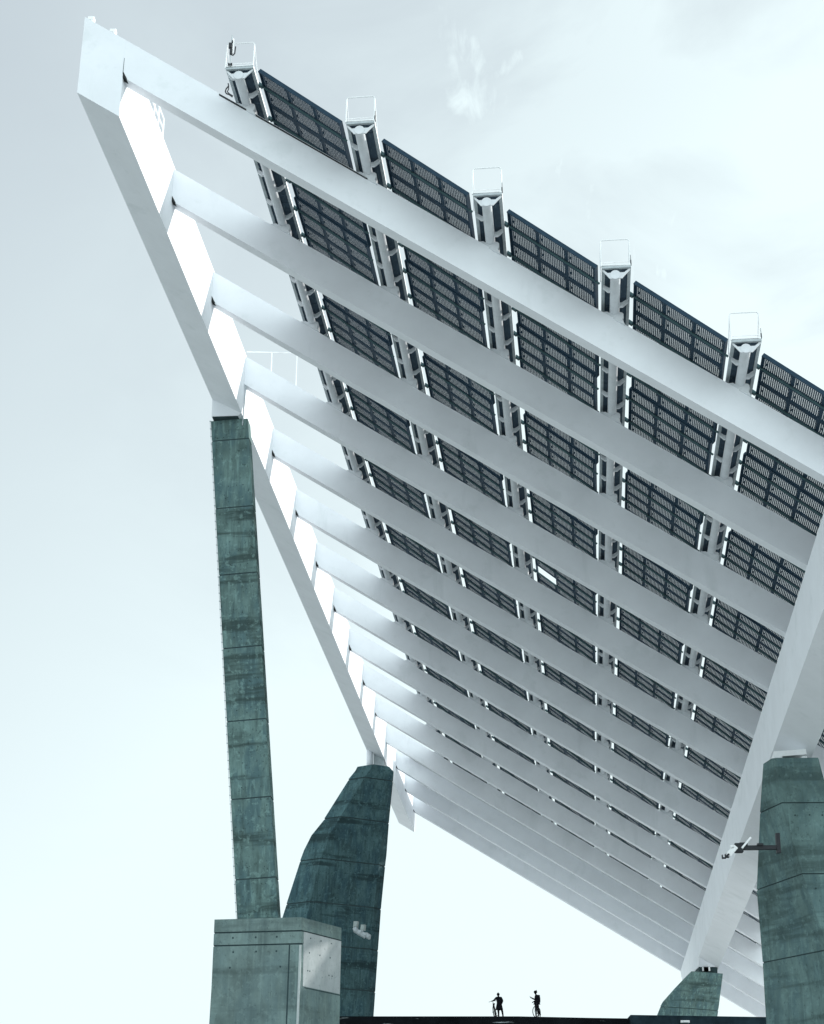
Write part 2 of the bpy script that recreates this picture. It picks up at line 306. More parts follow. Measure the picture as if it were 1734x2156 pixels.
# walkway ribs (round tube, wing brackets, grated deck, end railing)
HB = S/8   # module pitch along V
def rib(k):
    R0 = O+U*(5.89+5.94*k)+V*(-2.8)+Z*2.25
    ys = 1.0 if k == 0 else 0.0; ye = 12*S+2.8+0.9
    m = MB()
    seg = 16; rt = 0.205
    m.tube([(0, ys, 0), (0, ye, 0)], rt, seg)
    def wing(sx, y, deep=False, th=0.10):
        if deep: pl = [(0.0, 0.10), (0.36, 0.10), (0.60, 0.30), (0.60, 0.22), (0.52, 0.13), (0.26, -0.17), (0.10, -0.17), (0.0, -0.17)]
        else: pl = [(0.0, 0.12), (0.30, 0.12), (0.56, 0.30), (0.56, 0.12), (0.34, -0.08), (0.0, -0.08)]
        m.prism([(sx*x*(0.86 if sx < 0 else 1.0), y, z) for x, z in pl], (0, th, 0))
    wing(-1, ys+0.02, True, 0.05); wing(1, ys+0.02, True, 0.05)
    y = -1.6+2.8
    while y < ye-0.2:
        if y > ys+0.1: wing(-1, y-0.05)
        if y+1.2 < ye and y+1.2 > ys+0.3: wing(1, y+1.15)
        y += S/4
    for i in range(13):      # saddle over each beam
        yb = 2.8+i*S; du = Vec((1, 0, 0))
        # beam top height relative to the tube axis: -0.45 at x = 0, falling 0.577 per metre
        def zt(x): return (1.95 if False else DEP)-2.25-0.577*x+0.004
        pl = [(-0.62, zt(-0.62)), (-0.55, -0.03), (-0.30, -0.02), (-0.22, -0.08), (0.22, -0.08), (0.30, -0.10), (0.36, -0.16), (0.36, -0.34), (0.30, -0.44), (0.40, zt(0.40))]
        m.prism([(x, yb-0.02, z) for x, z in pl][::-1], (0, BT*0.9, 0))
    o = m.build('walkway_rib', TUBEM, perg, True)
    for p_ in o.data.polygons:
        if len(p_.vertices) != 4 or abs(p_.normal.y) > 0.5: p_.use_smooth = False
    place(o, R0, T, V, Z)
    mod = o.modifiers.new('es', 'EDGE_SPLIT'); mod.split_angle = R(32)
    c = MB()
    for sx in (-1, 1):
        e0 = 0.43 if sx < 0 else 0.53
        c.box(*sorted((sx*e0, sx*(e0+0.10))), ys-0.06, ye, 0.27, 0.40)
        c.box(*sorted((sx*(e0-0.03), sx*e0)), ys, ye, 0.255, 0.285)
    c.box(-0.43, 0.53, ys-0.06, ys+0.06, 0.27, 0.40)
    c.build('deck_channels', CHANM, o)
    d = MB(); yy = ys+0.07
    while yy < ye:
        d.box(-0.425, 0.525, yy, min(yy+2.20, ye), 0.30, 0.33); yy += 2.228
    yy = ys+0.6
    while yy < ye: d.box(-0.425, 0.525, yy, yy+0.05, 0.27, 0.298); yy += 2.228
    d.build('grated_deck', GRATE, o)
    r = MB(); q = ys-0.03; rr = 0.024
    r.tube([(-0.56, q, 0.38), (-0.53, q, 1.50), (-0.50, q, 1.58), (-0.44, q, 1.61), (0.52, q, 1.61), (0.58, q, 1.58), (0.62, q, 1.50), (0.60, q, 0.38)], rr, 6)
    r.tube([(-0.56, q, 0.38), (-0.555, q, 0.50), (-0.52, q, 0.55), (0.54, q, 0.55), (0.575, q, 0.50), (0.59, q, 0.38)], rr*0.8, 6)
    r.tube([(0.62, q, 1.48), (0.60, q+1.15, 0.38)], rr, 6)
    r.tube([(-0.53, q, 1.48), (-0.56, q+1.15, 0.38)], rr, 6)
    r.box(-0.58, 0.62, q-0.03, q+0.03, 0.36, 0.44)
    r.build('end_railing', RAILM, o)
    if k > 0:
        l = MB(); l.box(0.60, 0.66, q-0.02, q+0.12, 0.42, 0.62); l.box(0.61, 0.65, q+0.0, q+0.1, 0.62, 0.86); l.build('junction_box', DARKM, o)
    return R0
RO = [rib(k) for k in range(7)]

# solar arrays: 6 bays x 15 arrays, each three modules wide and eight rows deep
def module_mesh():
    # unit: width 1 along the slope axis a (1.498 m), pitch along V HB, local x = slope, y = V, z = up
    W_, H_ = 1.496, HB-0.006
    m = MB(); x0, x1 = 0.065, 1.41; y0, y1 = 0.145, 0.975
    m.box(0, W_, 0, y0, -0.035, 0.012); m.box(0, W_, y1, H_, -0.035, 0.012)
    m.box(0, x0, y0+0.001, y1-0.001, -0.035, 0.012); m.box(x1, W_, y0+0.001, y1-0.001, -0.035, 0.012)
    m.cur = 1
    nx, ny = 14, 8; gx, gy = 0.014, 0.012
    cw = (x1-x0-gx*(nx+1))/nx; ch = (y1-y0-gy*(ny+1))/ny
    for i in range(nx):
        for j in range(ny):
            a = x0+gx+i*(cw+gx); b = y0+gy+j*(ch+gy)
            m.box(a, a+cw, b, b+ch, 0.0, 0.004)
    m.cur = 0
    m.box(x0+gx+cw*0.9, x0+cw*2.1, y0+0.36, y0+0.50, -0.03, -0.002)   # junction box
    m.box(x1-cw*1.1, x1-cw*0.2, y0+0.03, y0+0.16, -0.03, -0.002)
    return m.mesh('solar_module', [FRAME, CELL])
MOD = module_mesh()
modobj = None
for k in range(6):
    A = RO[k]+T*0.87+Z*0.37; B = RO[k+1]-T*0.755+Z*0.37; D = B-A; D = D-V*(D@V) if False else D-V*D.dot(V)
    D = D + V*(-0.10)
    Ld = D.length; Dn = D/Ld; Nn = Dn.cross(V).normalized()
    for mrow in range(12):
        ya = 1.30+mrow*S
        A0 = A+V*ya
        f = MB()
        nr = 8 if mrow < NB-1 else 6
        ln = nr*HB
        f.box(-0.05, 0.0, 0, ln, -0.10, 0.05); f.box(Ld, Ld+0.06, 0, ln, -0.14, 0.05)
        if mrow == 0: f.box(-0.05, Ld+0.06, -0.06, 0.0, -0.12, 0.05); f.box(-0.05, Ld+0.06, -0.34, -0.06, 0.03, 0.07) if False else None
        f.cur = 1
        y = (2.4-1.3)
        while y < ln:
            f.tube([(-0.30, y-0.16, -0.10), (Ld+0.24, y-0.16, -0.10)], 0.05, 8)
            f.box(-0.28, -0.05, y-0.25, y-0.07, -0.17, -0.04)
            y += S/4
        f.cur = 0
        fo = f.build('solar_array', [FRAME, PURL], perg); place(fo, A0, Dn, V, Nn)
        for r_ in range(nr):
            row = mrow*8+r_
            for c_ in range(3):
                if (k, row, c_) in ((2, 34, 0), (4, 60, 2), (4, 39, 2)): continue  # last gap is added to let sun through onto the block's right face
                mo = bpy.data.objects.new('solar_module', MOD); col.objects.link(mo); mo.parent = fo
                mo.location = (c_*(Ld/3)+0.002, r_*HB, 0); mo.scale = ((Ld/3-0.004)/1.496, 1, 1)
# railing on top of the left girder and the gangway to the first rib
def gr(points, r, name, m_=RAILM, parent=perg):
    m = MB(); 
    for p_ in points: m.tube(p_, r, 6)
    return m.build(name, m_, parent)
gr([[P(-.15, 2.6, 3.05), P(-.15, 5.2, 3.05), P(-.15, 6.83, 3.05)], [P(-.15, 2.6, 2.5), P(-.15, 6.83, 2.5)]]+[[P(-.15, v_, 1.95), P(-.15, v_, 3.05)] for v_ in (2.6, 4.1, 5.2, 5.95, 6.83)], 0.035, 'girder_railing')
gz = P(-0.1, 27.1, 2.30); e_ = P(3.45, 27.1, 4.22)
gr([[gz, gz.lerp(e_, 1.35)]]+[[P(u_, 27.1, DEP), gz.lerp(e_, (u_+0.1)/3.55)] for u_ in (1.55, 3.2)], 0.032, 'gangway_railing')
# small white lamps along the upper edge of the near beam
for u_ in (-1.88, -0.79):
    m = MB(); c0 = P(u_, 0.2, 2.0); m.box(c0.x-0.13, c0.x+0.13, c0.y-0.12, c0.y+0.12, c0.z, c0.z+0.20); m.box(c0.x-0.10, c0.x+0.10, c0.y-0.16, c0.y-0.12, c0.z+0.03, c0.z+0.17)
    t = m.build('floodlight', RAILM); tag(t, 'small white lamp box on the front beam, %s' % ('nearest the top left corner' if u_ < -1.5 else 'right one of the pair'), 'lamp', 'small lamps on the front beam')
# pedestals (bearings) belong to the piers' heads

# ------------------------------------------------------------------ concrete piers
def horiz(az): a = R(az); return Vec((math.sin(a), math.cos(a), 0))
def hit(Rp, az, px):      # walk horizontally from Rp along azimuth az until image column px
    d = horiz(az); c, s = math.cos(PITCH), math.sin(PITCH); k = (px-CX)/FPX
    F = Vec((0, c, s)); t = (k*Rp.dot(F)-Rp.x)/(d.x-k*d.dot(F)); return Rp+d*t
def inset_rings(ring, amt):
    c = sum(ring, Vec())/len(ring); return [q+(c-q).normalized()*amt for q in ring]
def pier_loft(levels, joints, mats, name, parent, groove=0.035, gh=0.03):
    """levels: rings ordered top to bottom; joints: indices of rings that carry a pour joint"""
    m = MB(); seq = []
    for i, rg in enumerate(levels):
        if i in joints:
            up = [q+Z*gh for q in rg]; dn = [q-Z*gh for q in rg]
            seq.append((up, 0)); seq.append((inset_rings(up, groove), 1)); seq.append((inset_rings(dn, groove), 1)); seq.append((dn, 0))
        else: seq.append((rg, 0))
    n = len(levels[0])
    for a in range(len(seq)-1):
        r0, c0 = seq[a]; r1, c1 = seq[a+1]; m.cur = 1 if (c0 and c1) or c0 != c1 else 0
        vs_ = list(r0)+list(r1); m.add(vs_, [(i, (i+1) % n, (i+1) % n+n, i+n) for i in range(n)])
    m.cur = 0
    m.add(levels[0], [tuple(range(n))]); m.add(levels[-1], [tuple(range(n))])
    return m
def holes(m, pts, nrm, r=0.045):
    m.cur = 1
    for p_ in pts:
        n_ = Vec(nrm).normalized(); x_ = n_.cross(Z).normalized(); y_ = x_.cross(n_)
        m.prism([Vec(p_)+n_*0.004+x_*(r*math.cos(a*math.pi/4))+y_*(r*math.sin(a*math.pi/4)) for a in range(8)], n_*-0.03)
    m.cur = 0
def zoomer(ox, oy, k): return lambda x, y: ((ox+x/k)*0.534361, (oy+y/k)*0.534361)

# slim leaning pillar at the left, standing on the block
slim = thing('leaning_pillar', 'tall slim leaning concrete pillar standing on the square block at the left', 'pillar', (-7.8, 84, 15))
def rel(o, p_): return [Vec(q)-o.location for q in p_]
zt, zb = 43.52-0.72, 14.6
tl, tr = at(443, 893, 82.3), at(522.5, 881, 82.3); bl_, br_ = at(499, 1940, 85.0), at(586, 1935, 84.6)
dn_ = horiz(-79); 
def slimring(t):
    a = tl.lerp(bl_, t); b = tr.lerp(br_, t); fdir = horiz(12)
    z_ = (a.z+b.z)/2; a = Vec((a.x, a.y, z_)); b = Vec((b.x, b.y-0.35, z_))
    return [a, b, b+fdir*0.95+(a-b).normalized()*0.12, a+fdir*0.95+(b-a).normalized()*0.12]
jt = [0.044, 0.19, 0.33, 0.48, 0.625, 0.775, 0.925]
ts = sorted([0, 1.0]+jt); lv = [slimring(t) for t in ts]
m = pier_loft(lv, [ts.index(j) for j in jt], None, 'shaft', slim, 0.03, 0.035)
pts = []
for j0 in range(len(ts)-1):
    for fr in (0.14, 0.86):
        t = ts[j0]+(ts[j0+1]-ts[j0])*fr; rg = slimring(t)
        for xx in (0.3, 0.75): pts.append(rg[0].lerp(rg[1], xx+random.uniform(-.03, .03)))
nf = (lv[0][1]-lv[0][0]).cross(Z); nf = nf if nf.y < 0 else -nf
holes(m, pts, nf, 0.035)
m.v = [tuple(Vec(q)-slim.location) for q in m.v]; m.build('shaft', [CONC, JOINT], slim)
# earthing cable with clips along its left arris
m = MB(); cb = [slimring(t)[0]+Vec((-0.04, -0.02, 0)) for t in [i/20 for i in range(21)]]; m.tube(cb, 0.012, 5)
for i in range(60):
    q = slimring(i/60)[0]; m.box(q.x-0.07, q.x+0.02, q.y-0.03, q.y+0.03, q.z-0.02, q.z+0.02)
m.v = [tuple(Vec(q)-slim.location) for q in m.v]; m.build('cable', CHANM, slim)
# steel bearing on top
m = MB(); b0 = [P(-2.12, 26.9, -2.035), P(-0.12, 26.4, -2.035), P(-0.12, 28.0, -2.035), P(-2.12, 28.0, -2.035)]
zz = slimring(0)[0].z+0.003
pt = [Vec((q.x, q.y, zz+0.05)) for q in b0]
pt = [pt[0]+Vec((0.02, 0, 0)), pt[1]+Vec((-0.15, 0.1, 0)), pt[2]+Vec((-0.15, 0, 0)), pt[3]]
m.loft([b0, pt]); m.v = [tuple(Vec(q)-slim.location) for q in m.v]; m.build('bearing', STEEL, slim)
m = MB(); pl = [Vec((q.x, q.y, zz)) for q in pt]; m.prism(inset_rings(pl, 0.05), Z*0.048); m.v = [tuple(Vec(q)-slim.location) for q in m.v]; m.build('bearing_pad', JOINT, slim)

# square block
z6 = zoomer(750, 2900, 1.8253)
blk = thing('concrete_block', 'large pale square concrete plinth at the bottom left carrying the slim leaning pillar', 'concrete block', (-4, 82, 3))
YB = 81.0
def blockring(py, lx, rx, dx=0.0, cxp=None, az1=-82, az2=33):
    c = at(*z6(cxp, py), YB); a = hit(c, az1, z6(lx, 0)[0]); b = hit(c, az2, z6(rx, 0)[0]); bk = a+(b-c)*2.6+(a-c)*0.0
    b2 = c+(b-c)*1.0
    return [a, c, b, b+(a-c).normalized()*2.8+horiz(0)*2.6, a+horiz(0)*4.0]
lvls = [blockring(1303, 172, 1085, cxp=797), blockring(1400, 168, 1083.5, cxp=799), blockring(1494, 164, 1082, cxp=797), blockring(1800, 150, 1075, cxp=788), blockring(2120, 130, 1068, cxp=772), blockring(3300, 70, 1040, cxp=730)]
m = pier_loft(lvls, [1, 2], None, 'block_body', blk, 0.05, 0.035)
c0, c1 = lvls[2][1], lvls[4][1]
nl = (lvls[2][0]-lvls[2][1]).cross(Z); nl = nl if nl.y < 0 else -nl
nr_ = (lvls[2][2]-lvls[2][1]).cross(Z); nr_ = nr_ if nr_.y < 0 else -nr_
def onface(i0, i1, fx, lv0, lv1, fz, side):
    a = lvls[lv0][1].lerp(lvls[lv0][side], fx); b = lvls[lv1][1].lerp(lvls[lv1][side], fx); return a.lerp(b, fz)
LP = [onface(0, 0, f, 1, 2, 0.42, 0) for f in (0.28, 0.52, 0.78)]+[onface(0, 0, f, 2, 3, 0.16, 0) for f in (0.28, 0.51, 0.77)]+[onface(0, 0, f, 2, 3, 0.53, 0) for f in (0.23, 0.80)]
RP = [onface(0, 0, f, 1, 2, 0.42, 2) for f in (0.22, 0.48, 0.74)]+[onface(0, 0, f, 2, 3, 0.17, 2) for f in (0.2, 0.46, 0.72)]+[onface(0, 0, f, 2, 3, 0.6, 2) for f in (0.17, 0.22, 0.70, 0.78)]
holes(m, LP, nl, 0.05); holes(m, RP, nr_, 0.04)
# vertical shutter joints and the pale recess beside the corner
m.cur = 1
a, b = onface(0, 0, 0.125, 2, 3, 0.02, 0), onface(0, 0, 0.125, 4, 5, 0.6, 0)
n_ = nl.normalized(); s_ = (lvls[2][0]-lvls[2][1]).normalized()
m.loft([[a+n_*.004, a+s_*.07+n_*.004, a+s_*.07-n_*.02, a-n_*.02], [b+n_*.004, b+s_*.07+n_*.004, b+s_*.07-n_*.02, b-n_*.02]])
nr1 = nr_.normalized(); a, b = onface(0, 0, 0.10, 3, 4, 0.0, 2), onface(0, 0, 1.0, 3, 4, 0.0, 2)
m.loft([[a+nr1*.004, a+nr1*.004-Z*.05, a-nr1*.02-Z*.05, a-nr1*.02], [b+nr1*.004, b+nr1*.004-Z*.05, b-nr1*.02-Z*.05, b-nr1*.02]])
m.v = [tuple(Vec(q)-blk.location) for q in m.v]; m.build('block_body', [CONCB, JOINT], blk)
m = MB(); a, b = onface(0, 0, 0.0, 2, 3, 0.03, 0), onface(0, 0, 0.0, 4, 5, 0.6, 0)
s2 = (lvls[2][2]-lvls[2][1]).normalized()
m.loft([[a+n_*.03, a+s_*.10+n_*.012, a+s_*.10-n_*.1, a+s2*0.02+nr1*.012], [b+n_*.03, b+s_*.10+n_*.012, b+s_*.10-n_*.1, b+s2*0.02+nr1*.012]])
m.v = [tuple(Vec(q)-blk.location) for q in m.v]; m.build('corner_strip', GROOVE, blk)

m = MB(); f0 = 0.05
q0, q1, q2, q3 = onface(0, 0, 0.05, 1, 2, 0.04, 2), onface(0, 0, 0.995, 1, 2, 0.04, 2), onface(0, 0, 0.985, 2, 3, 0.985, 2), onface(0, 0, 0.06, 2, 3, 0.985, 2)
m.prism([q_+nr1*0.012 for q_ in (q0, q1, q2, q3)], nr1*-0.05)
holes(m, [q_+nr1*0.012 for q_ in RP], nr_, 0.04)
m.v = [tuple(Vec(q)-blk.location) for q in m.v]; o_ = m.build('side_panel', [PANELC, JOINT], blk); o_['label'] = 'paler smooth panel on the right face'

# tapered pier behind the block
mid = thing('tapered_pier', 'broad dark faceted concrete pier tapering upwards behind the square block', 'pier', (0, 150, 3))
def midring(lx, rx_, ry, qx, yr=150.0):
    c = at(*z6(rx_, ry), yr); a = hit(c, -60, z6(lx, 0)[0])
    q1 = hit(c, 63, z6(qx, 0)[0]-0.0)
    q1 = c.lerp(q1, 0.90); q2 = hit(q1, 35, z6(qx, 0)[0])
    return [a, c, q1, q2, q2+Vec((-0.9, 2.0, 0)), a+Vec((0.8, 2.6, 0))]
ML = [midring(1200, 1312, 203, 1430), midring(1185, 1300, 232, 1461), midring(1135, 1252, 297, 1455), midring(962, 1080, 580, 1426), midring(870, 1005, 695, 1417), midring(816, 972, 800, 1409), midring(788, 936, 880, 1399),
      midring(690, 860, 1190, 1369), midring(595, 795, 1490, 1348), midring(500, 725, 1790, 1328), midring(410, 655, 2080, 1308), midring(140, 480, 2900, 1250)]
ML = [r_ for r_ in ML]
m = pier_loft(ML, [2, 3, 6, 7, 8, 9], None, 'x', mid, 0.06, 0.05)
pts = []
for (ra, fr, fx) in ((2, .3, .4), (2, .6, .2), (3, .2, .5), (6, .12, .3), (6, .14, .6), (6, .12, .05), (7, .12, .25), (7, .12, .75)):
    a = ML[ra][1].lerp(ML[ra][0], fx); b = ML[ra+1][1].lerp(ML[ra+1][0], fx); pts.append(a.lerp(b, fr))
holes(m, pts, Vec((-0.5, -0.86, 0)), 0.07)
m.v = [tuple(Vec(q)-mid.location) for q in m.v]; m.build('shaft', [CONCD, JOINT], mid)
zt = ML[0][1].z+0.0
m = MB(); c0 = at(781, 1612, 152.2); zt2 = P(0, 0, -2.0).z*0+43.0
gb = P(-1.1, 98, -2.035)
m.tube([Vec((at(778, 1600, 151.8).x, 151.8, ML[0][1].z-0.3)), Vec((at(778, 1600, 151.8).x, 151.8, P(-1.95, 98, -2.04).z))], 0.30, 14)
m.v = [tuple(Vec(q)-mid.location) for q in m.v]; m.build('bearing_post', STEEL, mid, True)
m = MB(); xa, xb = at(787, 1600, 152.5).x, at(808, 1600, 152.5).x
m.loft([[Vec((xa, 152, ML[0][1].z-0.3)), Vec((xb+0.1, 151.8, ML[0][1].z-0.3)), Vec((xb+0.1, 154, ML[0][1].z-0.3)), Vec((xa, 154, ML[0][1].z-0.3))], [Vec((xa, 152, P(-1.3, 98, -2.05).z)), Vec((xb, 151.8, P(-0.2, 98, -2.05).z)), Vec((xb, 154, P(-0.2, 98, -2.05).z)), Vec((xa, 154, P(-1.3, 98, -2.05).z))]])
m.v = [tuple(Vec(q)-mid.location) for q in m.v]; m.build('bearing_block', CHANM, mid)
# pair of floodlights and cable bundle on the tapered pier
zf = zoomer(1250, 3400, 2.6677)
fl = thing('floodlight_cluster', 'pair of pale floodlights on a crooked bracket low on the tapered pier', 'floodlight', tuple(at(*zf(460, 720), 147.3)))
def relv(m, o): m.v = [tuple(Vec(q)-o.location) for q in m.v]
def facept(x, y): return at(*zf(x, y), 151.2)-Vec((0, 0.9, 0))
for (x, y, h_, w_) in ((402, 663, 62, 44), (477, 697, 60, 44)):
    m = MB(); a = facept(x-w_/2-4, y+h_/2); b = facept(x+w_/2-4, y+h_/2); c = facept(x+w_/2+2, y-h_/2); d = facept(x-w_/2+4, y-h_/2)
    m.prism([a, b, c, d], (0.1, 0.35, 0)); m.prism([a+Vec((.06, -.05, .06)), b+Vec((-.06, -.05, .06)), c+Vec((-.06, -.05, -.06)), d+Vec((.06, -.05, -.06))], (0, 0.045, 0))
    relv(m, fl); m.build('lamp_head', LAMPM, fl)
m = MB(); pts = [facept(*q) for q in ((380, 702), (405, 725), (425, 742), (450, 752), (470, 768), (500, 782), (520, 775), (540, 795), (550, 822))]
m.tube(pts, 0.2, 8, radii=[0.10, 0.26, 0.22, 0.28, 0.24, 0.28, 0.22, 0.26, 0.08])
m.tube([facept(402, 690), facept(430, 745)], 0.07); m.tube([facept(477, 725), facept(480, 770)], 0.07)
for q in pts[1:7:2]: m.tube([q, q+Vec((0, 0.9, 0))], 0.05)
relv(m, fl); m.build('bracket', CHANM, fl)

# right pier
z7 = zoomer(2300, 2500, 1.4053)
rp = thing('faceted_pier', 'massive green-grey faceted concrete pier at the right edge under the right girder', 'pier', (20, 86, 3))
def rring(lx, rx_, ry, qx, azl, yr=83.5, azf=91):
    c = at(*z7(rx_, ry), yr); a = hit(c, azl, z7(lx, 0)[0]); q_ = hit(c, azf, z7(qx, 0)[0])
    return [a, c, q_, q_+Vec((0.9, 3.2, 0)), a+Vec((2.4, 1.5, 0))]
RL = [rring(1040, 1062, 683, 1296, -60), rring(993, 1058, 692, 1300, -28), rring(975, 1097, 932, 1362, -19), rring(957, 1210, 1325, 1470, -21), rring(990, 1352, 1745, 1590, -32), rring(1010, 1440, 2110, 1700, -38), rring(1060, 1560, 2800, 1880, -40)]
m = pier_loft(RL, [2, 3, 4], None, 'x', rp, 0.05, 0.03)
pts = [at(*z7(x, y), 83.45) for x, y in ((1170, 1000), (1250, 998), (1285, 1405), (1320, 1000))]
pts = [Vec((q.x, 83.5+(q.x-RL[2][1].x)*-0.017-0.02, q.z)) for q in pts]
holes(m, pts, Vec((0, -1, 0)), 0.045)
relv(m, rp); m.build('shaft', [CONCR, JOINT], rp)
# bearing plates
zc = zoomer(2645, 2500, 2.89)
ztop = RL[0][1].z
m = MB(); a = at(*zc(1160, 1330), 84.0); b = at(*zc(1532, 1300), 84.0)
za = P(34, 26, -3.3).z
m.prism([(a.x, 84.0, a.z-0.30), (a.x+0.02, 84.0, a.z), (b.x, 84.0, b.z-0.02), (b.x, 84.0, b.z-0.30)], (0.35, 3.2, 0))
m.box(a.x, a.x+0.42, 83.9, 86, a.z-0.62, a.z-0.301); m.box(b.x-0.28, b.x-0.02, 83.9, 86, a.z-0.52, a.z-0.301)
relv(m, rp); m.build('bearing', RAILM, rp)
m = MB(); m.box(a.x+0.43, b.x-0.30, 84.6, 86.5, ztop-0.05, a.z-0.301); relv(m, rp); m.build('bearing_recess', JOINT, rp)
# bracket arm with floodlights on the right pier
zd = zoomer(2500, 3100, 2.3275)
ar = thing('bracket_floodlight', 'dark horizontal bracket with slender white floodlights on the right pier', 'floodlight', tuple(at(*zd(1325, 560), 83.2)))
Y2 = 82.9
m = MB(); a = at(*zd(1330, 558), Y2+0.2); b = at(*zd(935, 562), Y2)
m.obox(b-Vec((0, 0.1, 0.10)), a-b, Vec((0, 0.2, 0)), Z*0.21); 
m.obox(a+Vec((-0.18, -0.14, -0.28)), (0.20, 0, 0), (0, 0.25, 0), (0.02, 0, 1.0))
m.box(b.x-0.10, b.x+0.30, b.y-0.18, b.y+0.18, b.z-0.22, b.z+0.22); m.box(b.x+0.15, b.x+0.55, b.y-0.12, b.y+0.12, b.z+0.1, b.z+0.26); m.box(b.x+1.05, b.x+1.35, b.y-0.12, b.y+0.12, b.z+0.12, b.z+0.22)
relv(m, ar); m.build('arm', DARKM, ar)
def strut(p0, p1, w_, nm, mt):
    m = MB(); p0 = at(*zd(*p0), Y2-0.3); p1 = at(*zd(*p1), Y2-0.3); d = (p1-p0).normalized(); x_ = d.cross(Vec((0, 1, 0))).normalized()
    m.obox(p0-x_*w_/2, p1-p0, x_*w_, Vec((0, 0.16, 0))); m.obox(p0+(p1-p0)*0.1-x_*w_*0.35-Vec((0, .04, 0)), (p1-p0)*0.8, x_*w_*0.7, Vec((0, 0.04, 0))); relv(m, ar); m.build(nm, mt, ar)
strut((930, 545), (860, 622), 0.26, 'lamp_head', RAILM); strut((985, 560), (1066, 462), 0.10, 'lamp_head', RAILM); strut((905, 548), (880, 556), 0.2, 'lamp_head', RAILM)
m = MB(); 
for (x, y) in ((820, 650), (848, 642)):
    q = at(*zd(x, y), Y2-0.3); m.box(q.x-0.10, q.x+0.10, q.y, q.y+0.12, q.z-0.04, q.z+0.03); m.box(q.x-0.10, q.x-0.05, q.y, q.y+0.12, q.z+0.031, q.z+0.15)
q0 = at(*zd(865, 618), Y2-0.3); m.tube([q0, at(*zd(835, 640), Y2-0.3)], 0.045); relv(m, ar); m.build('lamp_hood', DARKM, ar)

# small rear pier
ze = zoomer(2445, 3500, 2.1675)
sp = thing('small_pier', 'small dark faceted concrete pier under the lower end of the right girder', 'pier', (28, 156, 3))
def sring(lx, rx_, ry, qx, yr=155.0):
    c = at(*ze(rx_, ry), yr); a = hit(c, -112, ze(lx, 0)[0]); q_ = hit(c, 62, ze(qx, 0)[0])
    return [a, c, q_, q_+Vec((-0.8, 2.4, 0)), a+Vec((2.0, 3.0, 0))]
SL = [sring(604, 800, 722, 873), sring(560, 770, 765, 867), sring(455, 672, 875, 852), sring(358, 590, 985, 838), sring(338, 575, 1025, 832), sring(312, 545, 1092, 822), sring(200, 440, 1400, 790), sring(100, 350, 1700, 760)]
m = pier_loft(SL, [4], None, 'x', sp, 0.05, 0.03); relv(m, sp); m.build('shaft', [CONC, JOINT], sp)
m = MB(); a = at(*ze(672, 715), 155.3); b = at(*ze(826, 715), 155.3); gzb = P(34.5, 98, -3.3).z
m.box(a.x, b.x, 155.3, 158, a.z-0.3, a.z+0.75); relv(m, sp); m.build('bearing', JOINT, sp)
m = MB(); m.loft([[(a.x-0.05, 155.2, a.z+0.45), (b.x+0.05, 155.2, a.z+0.45), (b.x+0.05, 158.5, a.z+0.45), (a.x-0.05, 158.5, a.z+0.45)], [(a.x+0.3, 155.2, a.z+2.6), (b.x+0.5, 155.2, a.z+2.2), (b.x+0.5, 158.5, a.z+2.2), (a.x+0.3, 158.5, a.z+2.6)]]); relv(m, sp); m.build('bearing_head', STEEL, sp)
m = MB(); m.box(a.x+0.25, a.x+0.8, 155.0, 155.29, a.z+0.05, a.z+0.4); m.box(b.x-1.3, b.x-0.7, 155.0, 155.29, a.z+0.05, a.z+0.4); relv(m, sp); m.build('bearing_bolts', RAILM, sp)

# ------------------------------------------------------------------ mast with instruments on the first rib's railing
R0 = RO[0]; mloc = R0+V*1.0
ma = thing('antenna_mast', 'thin mast with dark instruments and white antenna on the leftmost walkway railing', 'antenna', tuple(mloc))
m = MB(); m.tube([(-0.36, -0.05, 0.40), (-0.34, -0.06, 2.0)], 0.022, 6); m.build('pole', CHANM, ma)
m = MB(); m.tube([(-0.30, -0.06, 1.5), (-0.29, -0.06, 1.82)], 0.035, 8); m.tube([(-0.28, -0.06, 1.05), (-0.27, -0.06, 1.75)], 0.02, 8); m.build('antenna', RAILM, ma)
m = MB(); m.box(-0.45, -0.31, -0.14, -0.02, 1.32, 1.56); m.box(-0.40, -0.30, -0.12, -0.02, 1.0, 1.28); m.box(-0.33, -0.28, -0.12, -0.02, 1.56, 1.70); m.tube([(-0.34, -0.06, 1.0), (-0.26, -0.07, 0.95), (-0.19, -0.07, 1.05), (-0.17, -0.07, 1.4)], 0.03, 6)
m.box(-0.44, -0.38, -0.12, 0, 0.45, 0.52); m.box(-0.34, -0.27, -0.12, 0, 0.45, 0.52); m.build('instrument_box', DARKM, ma)
cq = at(478, 195, 57.2)
ca = thing('hanging_cable', 'looped black cable hanging beside the leftmost walkway above the front beam', 'cable', tuple(cq))
m = MB(); m.tube([at(x_, y_, 57.2)-cq for x_, y_ in ((480, 176), (481, 181), (476, 187), (474, 193), (476, 197), (482, 199), (489, 204))], 0.032, 6)
m.tube([at(x_, y_, 57.2)-cq for x_, y_ in ((481, 181), (481, 188), (478, 193), (483, 198), (490, 202))], 0.025, 6)
m.build('cable_loop', DARKM, ca)
# black drip edge tray along the top of the front beam under the first rib and array
m = MB(); m.loft([[P(4.55, -0.02, DEP+.02), P(4.55, .3, DEP+.02), P(4.55, .3, DEP+.11), P(4.55, -0.02, DEP+.11)], [P(12.0, -0.02, DEP+.004), P(12.0, .3, DEP+.004), P(12.0, .3, DEP+.075), P(12.0, -0.02, DEP+.075)]])
m.build('cable_tray', DARKM, perg)

